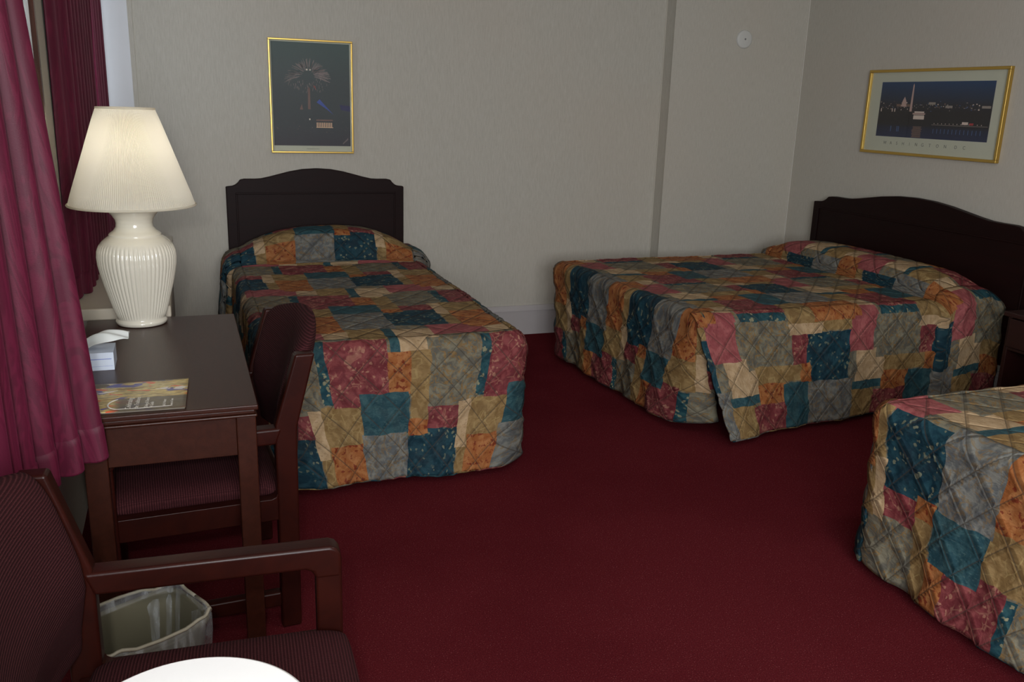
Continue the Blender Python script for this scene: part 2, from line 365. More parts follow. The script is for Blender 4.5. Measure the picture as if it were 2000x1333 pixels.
def bed(name,loc,rz,W,Lb,h,hbW,hbz,hbdz,hboff,label,xc=0):
    """local frame: head at y=0, foot at y=-Lb"""
    b=tag(empty(name,loc,rz),label,'bed')
    headboard_root=b
    ho=headboard(b,hbW,hbz,hbdz,None)
    for ch in b.children: ch.location=(hboff,.028 if ch.name.startswith('head') else .028,0)
    m=bevel(MB().box(-W+.05,W-.05,-Lb+.055,-.02,.36,h-.022).build('mattress',MATT,b),.04,4)
    bevel(MB().box(-W+.10,W-.10,-Lb+.11,-.02,.16,.36).build('box_spring',SPRING,b),.02,2)
    MB().box(-W+.12,W-.12,-Lb+.13,-.03,.11,.16).build('bed_frame',BLACK,b)
    for sx in (-1,1):
        for y in (-.15,-Lb+.25):
            MB().lathe([(.022,0),(.025,.01),(.02,.03),(.02,.11)],16,c=(sx*(W-.17),y)).build('leg',BLACK,b,True)
    return b

def bedspread(name,loc,rz,W,Lb,h,drop,uvf,bulge,dome,crease,label,split=False,flare=.05,seed=1,foldout=.03,corner=.10,footv=0,skew=0,tuck=.15,top_puff=.0035,headtail=0):
    """draped patchwork cover; local frame head y=0, foot y=-Lb"""
    rs=np.random.default_rng(seed)
    er=.055                    # edge rounding
    verts=[];faces=[];uvs=[]
    ph=rs.uniform(0,6.28,8)
    def topz(p,q):
        b=bulge*np.clip((q+.03)/.12,0,1)**.6
        s=np.clip((crease-q)/.08,0,1); s=np.sqrt(np.clip(s*(2-s),0,1))
        sag=.018*np.sin(np.clip(q/crease,0,1)*PI)
        f=(1-np.clip(np.abs(p)/W,0,1)**dome)
        z=h+s*(b*(.12+.88*f)+sag*f)
        z=z-.010*np.exp(-((q-crease-.012)/.014)**2)*1.7
        z=z+.004*np.sin(p*7+q*3+ph[0])*np.sin(q*5+ph[1])
        return z
    _q=np.linspace(-.01,crease,300); _z=topz(np.zeros_like(_q),_q); _s=np.r_[0,np.cumsum(np.hypot(np.diff(_q),np.diff(_z)))]
    def qmap(q):
        return np.where(q<crease, crease-tuck-(_s[-1]-np.interp(q,_q,_s)), q)
    uvf0=uvf
    uvf=lambda p,q: uvf0(p,qmap(q))
    def puff(u,v,amp):
        a=np.abs(((u+v+QS/2)%QS)-QS/2); a=np.minimum(a,a)*.7071
        b=np.abs(((u-v+QS/2)%QS)-QS/2)*.7071
        d=np.minimum(a,b); return amp*(1-np.exp(-d/.013))
    def emit(X,Y,Z,Uu,Vv,amp,flip=False):
        P=np.stack([X,Y,Z],-1); du=np.gradient(P,axis=0); dv=np.gradient(P,axis=1); n=np.cross(du,dv)
        n/= (np.linalg.norm(n,axis=-1,keepdims=True)+1e-9)
        if flip: n=-n
        P=P+n*puff(Uu,Vv,amp)[...,None]
        if skew: P[...,1]+=P[...,1]/Lb*skew*(-P[...,0]/W*.5+.5)
        base=len(verts); a,b=X.shape
        verts.extend(map(tuple,P.reshape(-1,3))); uvs.extend(zip(Uu.ravel(),Vv.ravel()))
        for i in range(a-1):
            for j in range(b-1):
                k=base+i*b+j; f=(k,k+b,k+b+1,k+1); faces.append(f[::-1] if flip else f)
        return P
    st=.011
    pe=W-er; qe=Lb-er
    p=np.linspace(-pe,pe,int(2*pe/st)); q=np.linspace(-.0,qe,int(qe/st)); q=np.unique(np.r_[q,crease-.05,crease-.02,crease-.008,crease,crease+.008])
    PG,QG=np.meshgrid(p,q,indexing='ij')
    uu,vv=uvf(PG,QG)
    emit(PG,-QG,topz(PG,QG),uu,vv,top_puff*np.ones_like(PG),True)
    # skirts
    arc=er*PI/2; D=arc+drop-er
    dd=np.r_[np.linspace(0,arc,9),np.linspace(arc,D,int((D-arc)/st))[1:]]
    def plan(kind,e,d,off,cw):
        """e: perimeter coordinate. kind 'foot': e in [-(1+cw) , 1+cw]; returns x,y"""
        th=np.clip(d/er,0,PI/2); o=er*np.sin(th); low=np.clip((d-arc)/(D-arc),0,1)
        o=o+flare*low**1.3+off*np.clip(d/arc,0,1)
        r=o*1.0+corner*low
        return o,r,low
    def zof(z0,d): 
        th=np.clip(d/er,0,PI/2); return z0-er*(1-np.cos(th))-np.clip(d-arc,0,None)
    rims=[]
    def foot_piece(off,cl,cr,hemf=None):
        # perimeter s from -pe-cl .. pe+cr ; corner arc phi proportional beyond straight part
        span=.16
        s=np.linspace(-pe-cl*span,pe+cr*span,int((2*pe+(cl+cr)*span)/st))
        S,Dd=np.meshgrid(s,dd,indexing='ij')
        if hemf is not None: Dd=Dd*(1+hemf(S)*np.clip((Dd-arc)/(D-arc),0,1))
        o,r,low=plan('foot',S,Dd,off,0)
        sg=np.sign(S); aS=np.abs(S)
        straight=pe+o-r
        xs=np.where(aS<=pe, aS/pe*straight, straight)
        phi=np.clip((aS-pe)/span,0,1)*PI/2
        x=sg*(xs+r*np.sin(phi)); yy=-(pe*0+qe+o-r+r*np.cos(phi))
        wav=low*.012*(np.sin(S*9+ph[2])+.6*np.sin(S*21+ph[3]))
        yy=yy-wav*np.cos(phi); x=x+sg*wav*np.sin(phi)
        z=zof(topz(np.clip(S,-pe,pe),np.full_like(S,qe)),Dd)
        uu,vv=uvf(S,qe+Dd); vv=vv+footv*np.clip(Dd/.14,0,1)
        rims.append(emit(x,yy,z,uu,vv,.0105*np.clip(Dd/arc,0,1)+.003,False)[:,-1])
    def side_piece(sg,off,c,extra=0.0,hemf=None,hang=0.0):
        span=.16
        t=np.linspace(0,qe+c*span,int((qe+c*span)/st)); t=np.unique(np.r_[t,crease-.03,crease-.012,crease,crease+.012])
        Tt,Dd=np.meshgrid(t,dd,indexing='ij')
        if hemf is not None: Dd=Dd*(1+hemf(Tt)*np.clip((Dd-arc)/(D-arc),0,1))
        o,r,low=plan('side',Tt,Dd,off,0)
        fo=foldout*np.sqrt(np.clip((crease+.012-Tt)/.05,0,1))*(1-.35*np.clip((crease-Tt-.05)/.2,0,1))*np.clip(Dd/arc,0,1)
        straight=qe+o-r
        ys=np.where(Tt<=qe,Tt/qe*straight,straight); phi=np.clip((Tt-qe)/span,0,1)*PI/2
        if hang>0:   # flap keeps straight past the corner and hangs open
            x=sg*(pe+o+low*hang*np.clip((Tt-qe+1.0)/1.0,0,1)**1.4); yv=Tt+(er*.9-low*.12)*np.clip((Tt-qe+.7)/.7,0,1)
        else:
            x=sg*(pe+o-r+r*np.cos(phi)); yv=ys+r*np.sin(phi)
        wav=low*.012*(np.sin(Tt*8+ph[4])+.6*np.sin(Tt*19+ph[5]))
        x=x+sg*(wav+fo)
        z=zof(topz(np.full_like(Tt,sg*pe),np.clip(Tt,0,qe)),Dd)
        uu,vv=uvf(sg*(pe+Dd),Tt)
        rims.append(emit(x,-yv,z,uu,vv,.0105*np.clip(Dd/arc,0,1)+.003,sg>0)[:,-1])
    if split:
        sgn,hf=split
        cl,cr=1.0,1.0
        foot_piece(0,cl,cr,lambda S: -.06*np.clip((np.abs(S)-pe)/.16,0,1)*(np.sign(S)==sgn))
        side_piece(sgn,.014,.02,hemf=lambda t: hf*np.clip((t-qe+.5)/.5,0,1),hang=.14)
        side_piece(-sgn,-.004,.5)
    else:
        foot_piece(.006,1.0,1.0)
        side_piece(-1,-.002,.8); side_piece(1,-.002,.8)
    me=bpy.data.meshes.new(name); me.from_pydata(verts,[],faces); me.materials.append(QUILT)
    uvl=me.uv_layers.new(name='UVMap'); li=np.empty(len(me.loops),dtype=np.int32); me.loops.foreach_get('vertex_index',li)
    uvl.data.foreach_set('uv',np.array(uvs,dtype=np.float32)[li].ravel()); me.polygons.foreach_set('use_smooth',[True]*len(me.polygons)); me.update()
    o=tag(link(bpy.data.objects.new(name,me)),label,'bedspread'); o.location=loc; o.rotation_euler=(0,0,rz)
    so=o.modifiers.new('thickness','SOLIDIFY'); so.thickness=.008; so.offset=-1
    # bound hem
    for rim in rims:
        mb=MB().tube([tuple(v) for v in rim[::2]],.0065,6)
        b=mb.build('hem_binding',QUILT,o,True); uvl=b.data.uv_layers.new(name='UVMap')
        co=np.array([v.co[:] for v in b.data.vertices]); lj=np.empty(len(b.data.loops),dtype=np.int32); b.data.loops.foreach_get('vertex_index',lj)
        n=6; idx=(np.arange(len(co))//n)*.022
        uvl.data.foreach_set('uv',np.stack([idx*.8+.3,np.full(len(co),.12)+.2*idx],-1)[lj].astype(np.float32).ravel())
    return o

H=.59; DROP=.555
# bed 1: single bed by the back wall.  world u = X-.43, v = 4.13-Y
B1=(.765,5.33); L1=2.07
bed('single_bed',(*B1,0),0,.54,L1,H,1.035,.989,1.0,-.012,'single bed with dark headboard against the back wall under the fireworks picture')
bedspread('bedspread',(*B1,0),0,.54,L1,H,DROP,lambda p,q:(p+B1[0]-.43,4.13-B1[1]+q),.165,2.8,.345,
          'patchwork quilted bedspread on the single bed by the back wall, nearest the lamp',flare=.045,seed=3,foldout=.05,corner=.12,tuck=.235)
# bed 2: wide bed, head on the right wall; foot points to -x : local -y -> world -x  => rz=-90deg : local x -> world -y
B2=(3.955,4.11); L2=1.80; W2=.75
bed('double_bed',(*B2,0),-PI/2,W2,L2,H,1.72,.931,1.07,.09,'wide double bed with dark headboard against the right wall under the skyline picture')
bedspread('bedspread',(*B2,0),-PI/2,W2,L2,H,DROP+.0,lambda p,q:(.684+((B2[1]-p)-3.36),.52+((B2[0]-q)-2.12)*1.05),.105,7,.35,
          'patchwork quilted bedspread on the wide double bed, folded over its pillows',split=(1,.0),flare=.015,seed=5,foldout=.085,corner=.12,footv=.08,skew=.09)
# bed 3: nearest bed, right edge of the frame
B3=(3.955,1.66); L3=1.84
bed('single_bed',(*B3,0),-PI/2,.54,L3,H,1.035,.93,1.0,0,'single bed nearest the camera, cut off by the right edge of the photo')
bedspread('bedspread',(*B3,0),-PI/2,.54,L3,H,DROP,lambda p,q:(.61+((B3[1]-p)-2.12),.61+((B3[0]-q)-2.11)),.10,3,.35,
          'patchwork quilted bedspread on the nearest bed at the lower right',flare=.04,seed=8,foldout=.03,corner=.10)

# ------------------------------------------------------------------ nightstand
ns=tag(empty('nightstand',(3.85,2.83,0)),'dark wooden nightstand between the double bed and the nearest bed','nightstand')
bevel(MB().box(-.175,.165,-.23,.23,.585,.608).build('top',W_NIGHT,ns),.004)
body=MB().box(-.15,.16,-.22,-.20,0,.585).box(-.15,.16,.20,.22,0,.585).box(.145,.16,-.20,.20,.05,.585).box(-.15,.145,-.20,.20,.10,.12).box(-.15,.145,-.20,.20,.42,.435)
bevel(body.build('body',W_NIGHT,ns),.002)
dr=bevel(MB().box(-.168,-.145,-.197,.197,.44,.578).build('drawer',W_NIGHT,ns),.003)
MB().lathe([(.006,0),(.006,.012),(.013,.016),(.013,.024),(.006,.028)],16).build('knob',BRASS,dr,True)
kn=dr.children[0]; kn.rotation_euler=(0,-PI/2,0); kn.location=(-.166,0,.51)

# ------------------------------------------------------------------ desk
dk=tag(empty('writing_desk',(-.09,2.785,0)),'dark mahogany writing desk under the lamp by the left wall','desk')
X0,X1,Y0,Y1,ZT=-.245,.242,-.52,.53,.72
tp=MB().box(X0,X1,Y0,Y1,ZT-.014,ZT).box(X0+.008,X1-.008,Y0+.008,Y1-.008,ZT-.026,ZT-.014).box(X0+.003,X1-.003,Y0+.003,Y1-.003,ZT-.034,ZT-.026)
bevel(tp.build('desktop',W_DESK,dk),.003,3)
lx=(X0+.062,X1-.035-.0); 
for sx,(a,b) in ((0,(-.182,-.127)),(1,(.186,.236))):
    for (c,d) in ((Y0+.012,Y0+.045),(Y1-.063,Y1-.025)):
        bevel(MB().box(a,b,c,d,0,ZT-.034).build('leg',W_DESK,dk),.003)
bevel(MB().box(-.127,.186,Y0+.018,Y0+.036,.578,ZT-.034).build('apron',W_DESK,dk),.002)
bevel(MB().box(-.127,.186,Y1-.050,Y1-.030,.578,ZT-.034).build('apron',W_DESK,dk),.002)
bevel(MB().box(-.240,-.225,Y0+.063,Y1-.063,.578,ZT-.034).build('apron',W_DESK,dk),.002)

# ------------------------------------------------------------------ armchairs
def rrect(x0,x1,z0,z1,rad,n=5):
    """rad = radii for corners (x0z0, x1z0, x1z1, x0z1)"""
    pts=[]
    for (cx,cz,a0,r) in ((x0,z0,PI,rad[0]),(x1,z0,1.5*PI,rad[1]),(x1,z1,0,rad[2]),(x0,z1,.5*PI,rad[3])):
        ccx=cx+(r if cx==x0 else -r); ccz=cz+(r if cz==z0 else -r)
        for i in range(n+1):
            a=a0+i*PI/2/n; pts.append((ccx+r*math.cos(a),ccz+r*math.sin(a)))
    return pts
def make_armchair(loc,rz,label,hw=.30):
    """local: faces +x, origin on floor under the middle; arms at y=+-.27"""
    ch=tag(empty('armchair',loc,rz),label,'chair')
    th=.042
    for s in (1,-1):
        ya,yb=(hw-th,hw) if s>0 else (-hw,-hw+th)
        # front leg, arm with rounded front corner, rear post leaning back, seat rail, floor stretcher
        bevel(MB().box(.195,.248,ya,yb,0,.575).build('leg',W_CH,ch),.007,3)
        rp=[(-.270,0),(-.215,0),(-.215,.60),(-.217,.63),(-.276,.825),(-.330,.825),(-.277,.62),(-.275,.58)]
        bevel(recalc(MB().prism(rp,'y',ya,yb).build('leg',W_CH,ch)),.007,3)
        arm=[(-.217,.572)]+[(.175,.572),(.190,.565),(.1945,.55),(.2475,.55)]+[(.248,.590),(.245,.604),(.237,.615),(.224,.62)]+[(-.235,.62)]
        bevel(recalc(MB().prism(arm,'y',ya-.003,yb+.003).build('armrest',W_CH,ch)),.009,3)
        rail=[(-.216,.345),(.196,.345),(.196,.41),(-.200,.41),(-.211,.415),(-.216,.426)]
        bevel(recalc(MB().prism(rail,'y',ya+.003,yb-.003).build('side_rail',W_CH,ch)),.006,3)
        bevel(MB().box(-.216,.196,ya+.004,yb-.004,.07,.115).build('stretcher',W_CH,ch),.006,3)
    bevel(MB().box(.205,.235,-hw+th,hw-th,.345,.40).build('cross_rail',W_CH,ch),.005)
    bevel(MB().box(-.258,-.228,-hw+th,hw-th,.345,.40).build('cross_rail',W_CH,ch),.005)
    # seat cushion : superellipse grid with crown
    def cushion(name,fn,nu=40,nv=40,uvs=1.0):
        V=[];Fc=[];UV=[]
        for side in (1,-1):
            b=len(V)
            for i in range(nu+1):
                for j in range(nv+1):
                    P,uv=fn(i/nu*2-1,j/nv*2-1,side); V.append(P); UV.append(uv)
            for i in range(nu):
                for j in range(nv):
                    k=b+i*(nv+1)+j; f=(k,k+nv+1,k+nv+2,k+1); Fc.append(f if side>0 else f[::-1])
        o=mesh(name,V,Fc,TWEED,ch,True); ul=o.data.uv_layers.new(name='UVMap')
        for l in o.data.loops: ul.data[l.index].uv=UV[l.vertex_index]
        bm=bmesh.new(); bm.from_mesh(o.data); bmesh.ops.remove_doubles(bm,verts=bm.verts,dist=1e-5); bmesh.ops.recalc_face_normals(bm,faces=bm.faces); bm.to_mesh(o.data); bm.free()
        return o
    def spread(a): return math.copysign(1-(1-abs(a))**1.6,a)
    def seat(a,b,side):
        a=spread(a); b=spread(b)
        e=(1-abs(a)**6)**.4*(1-abs(b)**6)**.4
        # squircle corners
        rr=max(abs(a),abs(b)); k=1-.035*(abs(a)*abs(b))**4
        x=.012+a*.248*k; y=b*(hw-th+.002)*k
        if x>.15: y=b*(hw-th+.002+ (hw-.006-(hw-th+.002))*min(1,(x-.19)/.03 if x>.19 else 0)*0)*k
        z=.415+ (.045 if side>0 else -.030)*e + (.012*(1-a*a)*(1-b*b) if side>0 else 0)
        return (x,y,z),(x,y)
    cushion('seat',seat)
    def back(a,b,side):
        # a: across (y) , b: up
        a=spread(a); b=spread(b)
        e=(1-abs(a)**12)**.35*(1-abs(b)**6)**.45
        z=.645+b*.19 + (.048*(1-a*a) if b>0 else 0)*b - (.0)
        wdt=(hw-th+.001) 
        y=a*wdt
        lean=-.25-.27*(z-.60) if z>.60 else -.25
        curve=-.045*(1-a*a)+.0
        x=lean+curve+ (.048*(.3+.7*min(1,max(0,(b+.75)/.8))) if side>0 else -.022)*e 
        return (x,y,z),(z-x*.3,y)
    cushion('backrest',back)
    return ch
make_armchair((-.003,1.370,0),math.radians(-3.2),'burgundy ribbed armchair in the foreground, beside the waste basket',.325)
make_armchair((-.032,2.632,0),PI+math.radians(3),'burgundy ribbed armchair pushed in at the dark desk')

# ------------------------------------------------------------------ waste basket
def basket():
    root=tag(empty('waste_basket',(-.155,2.0,0),math.radians(28)),'beige plastic waste basket with a clear liner behind the foreground armchair','waste basket')
    def ring(z,sc,n=48,dz=None):
        out=[]
        for k in range(n):
            a=2*PI*k/n; c,s=math.cos(a),math.sin(a); ex=.38
            x=.135*sc*math.copysign(abs(c)**ex,c); y=.10*sc*math.copysign(abs(s)**ex,s)
            out.append((x,y,z+(dz(a) if dz else 0)))
        return out
    def skin(rings,name,mat,cap=True,parent=root):
        n=len(rings[0]); V=[v for r in rings for v in r]; Fc=[]
        for i in range(len(rings)-1):
            for k in range(n): Fc.append((i*n+k,i*n+(k+1)%n,(i+1)*n+(k+1)%n,(i+1)*n+k))
        if cap: Fc.append(tuple(range(n))[::-1])
        return mesh(name,V,Fc,mat,parent,True)
    b=skin([ring(.002,.72),ring(.01,.76),ring(.28,.98),ring(.285,1.03),ring(.30,1.04),ring(.303,1.01),ring(.29,.97),ring(.02,.72),],'bucket',BIN,True)
    V=b.data; m=b.modifiers.new('s','SOLIDIFY'); m.thickness=.002
    rs=np.random.default_rng(4); ph=rs.uniform(0,6,6)
    wob=lambda a:.006*math.sin(5*a+ph[0])+.004*math.sin(11*a+ph[1])
    def lr(z,sc,am):
        return [(x*(1+am*math.sin(7*k*.13*1.0+ph[2])+am*math.sin(k*.9+ph[3])),y*(1+am*math.sin(k*.7+ph[4])),z) for k,(x,y,z) in enumerate(ring(z,sc,96))]
    liner=skin([lr(.22,1.04,.012),lr(.26,1.07,.01),lr(.302,1.075,.006),ring(.314,1.05,96,wob),ring(.31,1.0,96,wob),lr(.27,.95,.012),lr(.15,.85,.03),lr(.05,.74,.03)],'liner',LINER,False)
    # rolled liner edge round the rim
    MB().tube([(x,y,z) for x,y,z in ring(.31,1.05,64,wob)]+[ring(.31,1.05,64,wob)[0]],.0045,6).build('liner_edge',plain('rolled_liner',L(160,154,136),.4),root,True)
basket()

# ------------------------------------------------------------------ small round white table in the foreground
tb=tag(empty('side_table',(-.035,1.027,0)),'small round white table at the bottom edge in front of the foreground armchair','table')
MB().lathe([(.02,.696),(.152,.696),(.1575,.699),(.1595,.705),(.1595,.711),(.1575,.717),(.152,.72),(.02,.72)],96).build('tabletop',WTOP,tb,True).modifiers.new('w','WEIGHTED_NORMAL')
MB().lathe([(.016,.014),(.016,.696)],24).build('pedestal',STEEL,tb,True)
MB().lathe([(.11,0),(.11,.006),(.10,.010),(.03,.014),(.016,.02)],48).build('base',STEEL,tb,True)

# ------------------------------------------------------------------ lamp
LX,LY,LZ=-.158,3.24,.7205
lp=tag(empty('table_lamp',(LX,LY,LZ)),'cream ribbed ceramic table lamp with a pleated white shade, lit, on the desk','lamp')
def rib(r,z,a):
    if .025<z<.285:
        w=min(1,(z-.025)/.02,(.285-z)/.02); return r+w*.0032*(abs(math.sin(a*27))**.8-.55)
    return r
prof=[(.070,0),(.079,.002),(.083,.008),(.084,.013),(.081,.019),(.078,.022),(.079,.03),(.088,.06),(.099,.10),(.110,.14),(.119,.18),(.1245,.21),(.126,.235),(.124,.255),(.117,.275),(.108,.288),(.094,.300),(.087,.305),(.084,.308),(.084,.312),(.080,.316),(.068,.325),(.060,.337),(.0585,.35),(.061,.362),(.070,.376),(.079,.386),(.0835,.392),(.084,.397),(.081,.401),(.070,.404),(.03,.404)]
# refine profile smoothly
pr=[]
for i in range(len(prof)-1):
    for k in range(3):
        f=k/3; pr.append((prof[i][0]*(1-f)+prof[i+1][0]*f,prof[i][1]*(1-f)+prof[i+1][1]*f))
pr.append(prof[-1])
MB().lathe(pr,432,rad=rib).build('lamp_base',CERAM,lp,True)
MB().lathe([(.03,.404),(.03,.410),(.022,.413),(.022,.418),(.012,.421),(.012,.50),(.017,.50),(.017,.54),(.010,.54)],32).build('socket',BRASS,lp,True)
s=MB(); n=360; z0,z1,ra,rb=.407,.727,.200,.089; V=[];Fc=[]
NJ=8
for j in range(NJ+1):
    f=j/NJ
    for k in range(n):
        a=2*PI*k/n; r=ra+(rb-ra)*f + (.0016 if 0<j<NJ else .0)*(1 if k%2 else -1); V.append((r*math.cos(a),r*math.sin(a),z0+(z1-z0)*f))
for j in range(NJ):
    for k in range(n): Fc.append((j*n+k,j*n+(k+1)%n,(j+1)*n+(k+1)%n,(j+1)*n+k))
sh=mesh('lamp_shade',V,Fc,SHADE,lp,False)
MB().tube([(.2005*math.cos(2*PI*k/96),.2005*math.sin(2*PI*k/96),z0+.004) for k in range(97)],.0035,6).build('shade_trim',SHADE,lp,True).scale=(1,1,1)
MB().tube([(.0895*math.cos(2*PI*k/96),.0895*math.sin(2*PI*k/96),z1-.003) for k in range(97)],.003,6).build('shade_trim',SHADE,lp,True)
mb=MB().tube([(-.088,0,z1-.02),(0,0,z1-.02),(.088,0,z1-.02)],.0015,6).tube([(0,-.088,z1-.02),(0,.088,z1-.02)],.0015,6)
hp=[(.055*math.sin(PI*k/16)*1.0,0,.50+(.205)*k/16) for k in range(17)]
mb.tube(hp,.0015,6).tube([(-x,y,z) for x,y,z in hp],.0015,6).build('harp',BRASS,lp,True)
tb_=NT('lit_bulb'); em=tb_.n('ShaderNodeEmission'); em.inputs[0].default_value=(1,.95,.86,1); em.inputs[1].default_value=12; tb_.t.links.new(em.outputs[0],tb_.out.inputs[0])
MB().lathe([(.012,.54),(.016,.55),(.028,.58),(.030,.60),(.024,.62),(.010,.632),(.001,.634)],24).build('bulb',tb_.mat,lp,True)
pl=bpy.data.lights.new('bulb_light','POINT'); pl.energy=P['bulb']; pl.color=(1,.98,.94); pl.shadow_soft_size=.03
po=link(bpy.data.objects.new('bulb_light',pl),lp); po.location=(0,0,.60)
MB().lathe([(.004,0),(.009,.004),(.009,.012),(.004,.016)],12).build('cord_knob',BLACK,lp,True).location=(-.062,.094,.006)

# ------------------------------------------------------------------ radiator cover behind the desk
rc=tag(empty('radiator_cover',(-.2,4.1,0)),'cream boxy radiator cover behind the desk under the far curtain','radiator cover')
XA,XB=-.195,.137; YA,YBx=-.775,.95
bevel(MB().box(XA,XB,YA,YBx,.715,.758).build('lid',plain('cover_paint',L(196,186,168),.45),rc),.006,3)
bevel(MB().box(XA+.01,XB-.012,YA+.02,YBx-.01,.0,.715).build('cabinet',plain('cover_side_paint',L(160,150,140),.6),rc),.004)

# ------------------------------------------------------------------ mirror on the pier between the windows
mr=tag(empty('wall_mirror',(XL,2.62,1.52)),'tall wall mirror in a dark glossy wooden frame beside the near curtain','mirror')
MB().box(.002,.016,-.36,.37,-.66,.66).build('mirror_glass',MIRROR,mr)
W_MIR=mk_wood('mirror_frame_wood',L(72,34,26),L(98,54,42),.22,(14,14,1.5),.8)
def fprof(w): return [(0,0),(.022,0),(.034,.012),(.036,.022),(.030,.030),(.033,.040),(.030,.052),(.020,w),(0,w)]
fm=MB(); w=.062
for side in (1,-1):
    pr_=[(x,side*(.37+a)) for x,a in fprof(w)]; 
    fm.add([(x,y,z) for z in (-.66-w,.66+w) for x,y in pr_],[tuple(range(9)),tuple(range(9,18))]+[(i,(i+1)%9,9+(i+1)%9,9+i) for i in range(9)])
    pr_=[(x,side*(.66+a)) for x,a in fprof(w)]
    fm.add([(x,y,z) for y in (-.37,.37) for x,z in pr_],[tuple(range(9)),tuple(range(9,18))]+[(i,(i+1)%9,9+(i+1)%9,9+i) for i in range(9)])
recalc(fm.build('frame',W_MIR,mr))

# ------------------------------------------------------------------ curtains
def resample(P,s):
    P=np.array(P,float); d=np.r_[0,np.cumsum(np.linalg.norm(np.diff(P,axis=0),axis=1))]; d/=d[-1]
    return np.stack([np.interp(s,d,P[:,k]) for k in range(P.shape[1])],-1)
def curtain(name,bot,top,zb,zt,npl,ampb,ampt,label,hem=.085,phase=0,ns=240,nz=70):
    s=np.linspace(0,1,ns); B=resample(bot,s); Tp=resample(top,s)
    def frame(C):
        d=np.gradient(C,axis=0); d/=np.linalg.norm(d,axis=1,keepdims=True)+1e-9; return np.stack([d[:,1],-d[:,0]],-1)
    nb=-frame(B); nt=-frame(Tp)
    zs=[0,.004]+list(np.linspace(.03,hem-.003,5))+[hem,hem+.003]+list(hem+.003+(np.linspace(0,1,nz)[1:])*(1-0))
    V=[];UV=[]
    Hh=zt-zb; zs=[z for z in zs if z<hem+.004]+list(np.linspace(hem+.01,Hh,nz))
    wig=rng.uniform(-.3,.3,npl+3)
    for z in zs:
        f=np.clip(z/Hh,0,1); k=f
        C=B*(1-k)+Tp*k; N=nb*(1-k)+nt*k; N/=np.linalg.norm(N,axis=1,keepdims=True)
        amp=ampb*(1-k)+ampt*k; sp=s*npl+phase+.10*np.sin(s*9+z*1.2)
        w=np.sin(2*PI*sp); w=np.sign(w)*np.abs(w)**.75
        sharp=w*amp*(1+np.interp(s*npl,np.arange(npl+3),wig))*(np.interp(s,[0,.28,.4,1],[1,1,.35,.35]) if npl>20 else 1)
        bulge_=(.0025 if z<hem else 0.0)
        XY=C+N*(sharp+bulge_)[:,None]
        zz=zb+z+ (.006*np.sin(2*PI*sp*1.0+1.3) if z<.1 else 0)
        for i in range(ns): V.append((XY[i,0],XY[i,1],zz[i] if np.ndim(zz) else zz)); UV.append((s[i]*npl*.16,z))
    Fc=[];m=len(zs)
    for j in range(m-1):
        for i in range(ns-1):
            k=j*ns+i; Fc.append((k,k+1,k+ns+1,k+ns))
    o=mesh(name,V,Fc,CURT,None,True); ul=o.data.uv_layers.new(name='UVMap')
    for l in o.data.loops: ul.data[l.index].uv=UV[l.vertex_index]
    so=o.modifiers.new('t','SOLIDIFY'); so.thickness=.002
    tag(o,label,'curtain'); return o
curtain('curtain',[(-.228,2.235),(-.278,2.165),(-.318,2.11),(-.345,2.03),(-.362,1.9),(-.379,1.68),(-.386,1.4),(-.386,.3)],
        [(-.382,2.235),(-.383,2.16),(-.384,2.0),(-.384,1.8),(-.384,1.4),(-.384,.3)],.632,2.62,22,.022,.009,
        'near burgundy moire curtain hanging left of the desk, in front of the window',phase=.15,ns=700)
curtain('curtain',[(-.392,3.47),(-.380,3.50),(-.350,3.56),(-.345,4.3),(-.345,4.8),(-.335,5.22)],[(-.392,3.47),(-.380,3.50),(-.350,3.56),(-.345,4.3),(-.34,4.8),(-.335,5.22)],.765,2.62,14,.012,.012,
        'far burgundy curtain behind the lamp, nearest the back corner',phase=.4,ns=420)
for nm,(a,b) in (('near',(.25,2.3)),('far',(3.42,5.28))):
    r=MB().tube([(-.355,a,2.63),(-.355,b,2.63)],.012,12).build('curtain_rod',BRASS,None,True); tag(r,'brass curtain rod carrying the %s curtain'%nm,'curtain rod')

# ------------------------------------------------------------------ pictures
def picture(name,loc,rz,w,h,fw_,label,cat,build):
    """local: x right, z up, faces -y, origin at bottom centre on the wall"""
    p=tag(empty(name,loc,rz),label,cat)
    d=.026; f=MB(); 
    for (a,b,c,e) in ((-w/2,w/2,h-fw_,h),(-w/2,w/2,0,fw_),(-w/2,-w/2+fw_,fw_,h-fw_),(w/2-fw_,w/2,fw_,h-fw_)): f.box(a,b,-d,-.001,c,e)
    bevel(f.build('frame',GOLD,p),.002,2)
    MB().box(-w/2+fw_,w/2-fw_,-.010,-.003,fw_,h-fw_).build('mat_board',MAT,p)
    build(p)
    MB().box(-w/2+fw_,w/2-fw_,-.0165,-.0150,fw_,h-fw_).build('glass',GLASS,p)
    return p
def txt(s,size,mat,parent,loc,rot,name='lettering',spacing=1.0,align='CENTER',ext=.0002,shear=0):
    c=bpy.data.curves.new(name,'FONT'); c.body=s; c.size=size; c.extrude=ext; c.align_x=align; c.space_character=spacing; c.shear=shear
    tmp=bpy.data.objects.new('tmp',c); COL.objects.link(tmp); dg=bpy.context.evaluated_depsgraph_get()
    me=bpy.data.meshes.new_from_object(tmp.evaluated_get(dg)); COL.objects.unlink(tmp); bpy.data.objects.remove(tmp)
    me.name=name; me.materials.clear(); me.materials.append(mat)
    o=link(bpy.data.objects.new(name,me),parent); o.location=loc; o.rotation_euler=rot; return o
INK=plain('grey_ink',L(110,112,104),.7); INK2=plain('print_lettering',L(150,140,128),.7)
def flat(name,c,r=.5): return plain(name,c,r)
def quad(mb,x0,x1,z0,z1,y,m): mb.add([(x0,y,z0),(x1,y,z0),(x1,y,z1),(x0,y,z1)],[(0,1,2,3)],m)
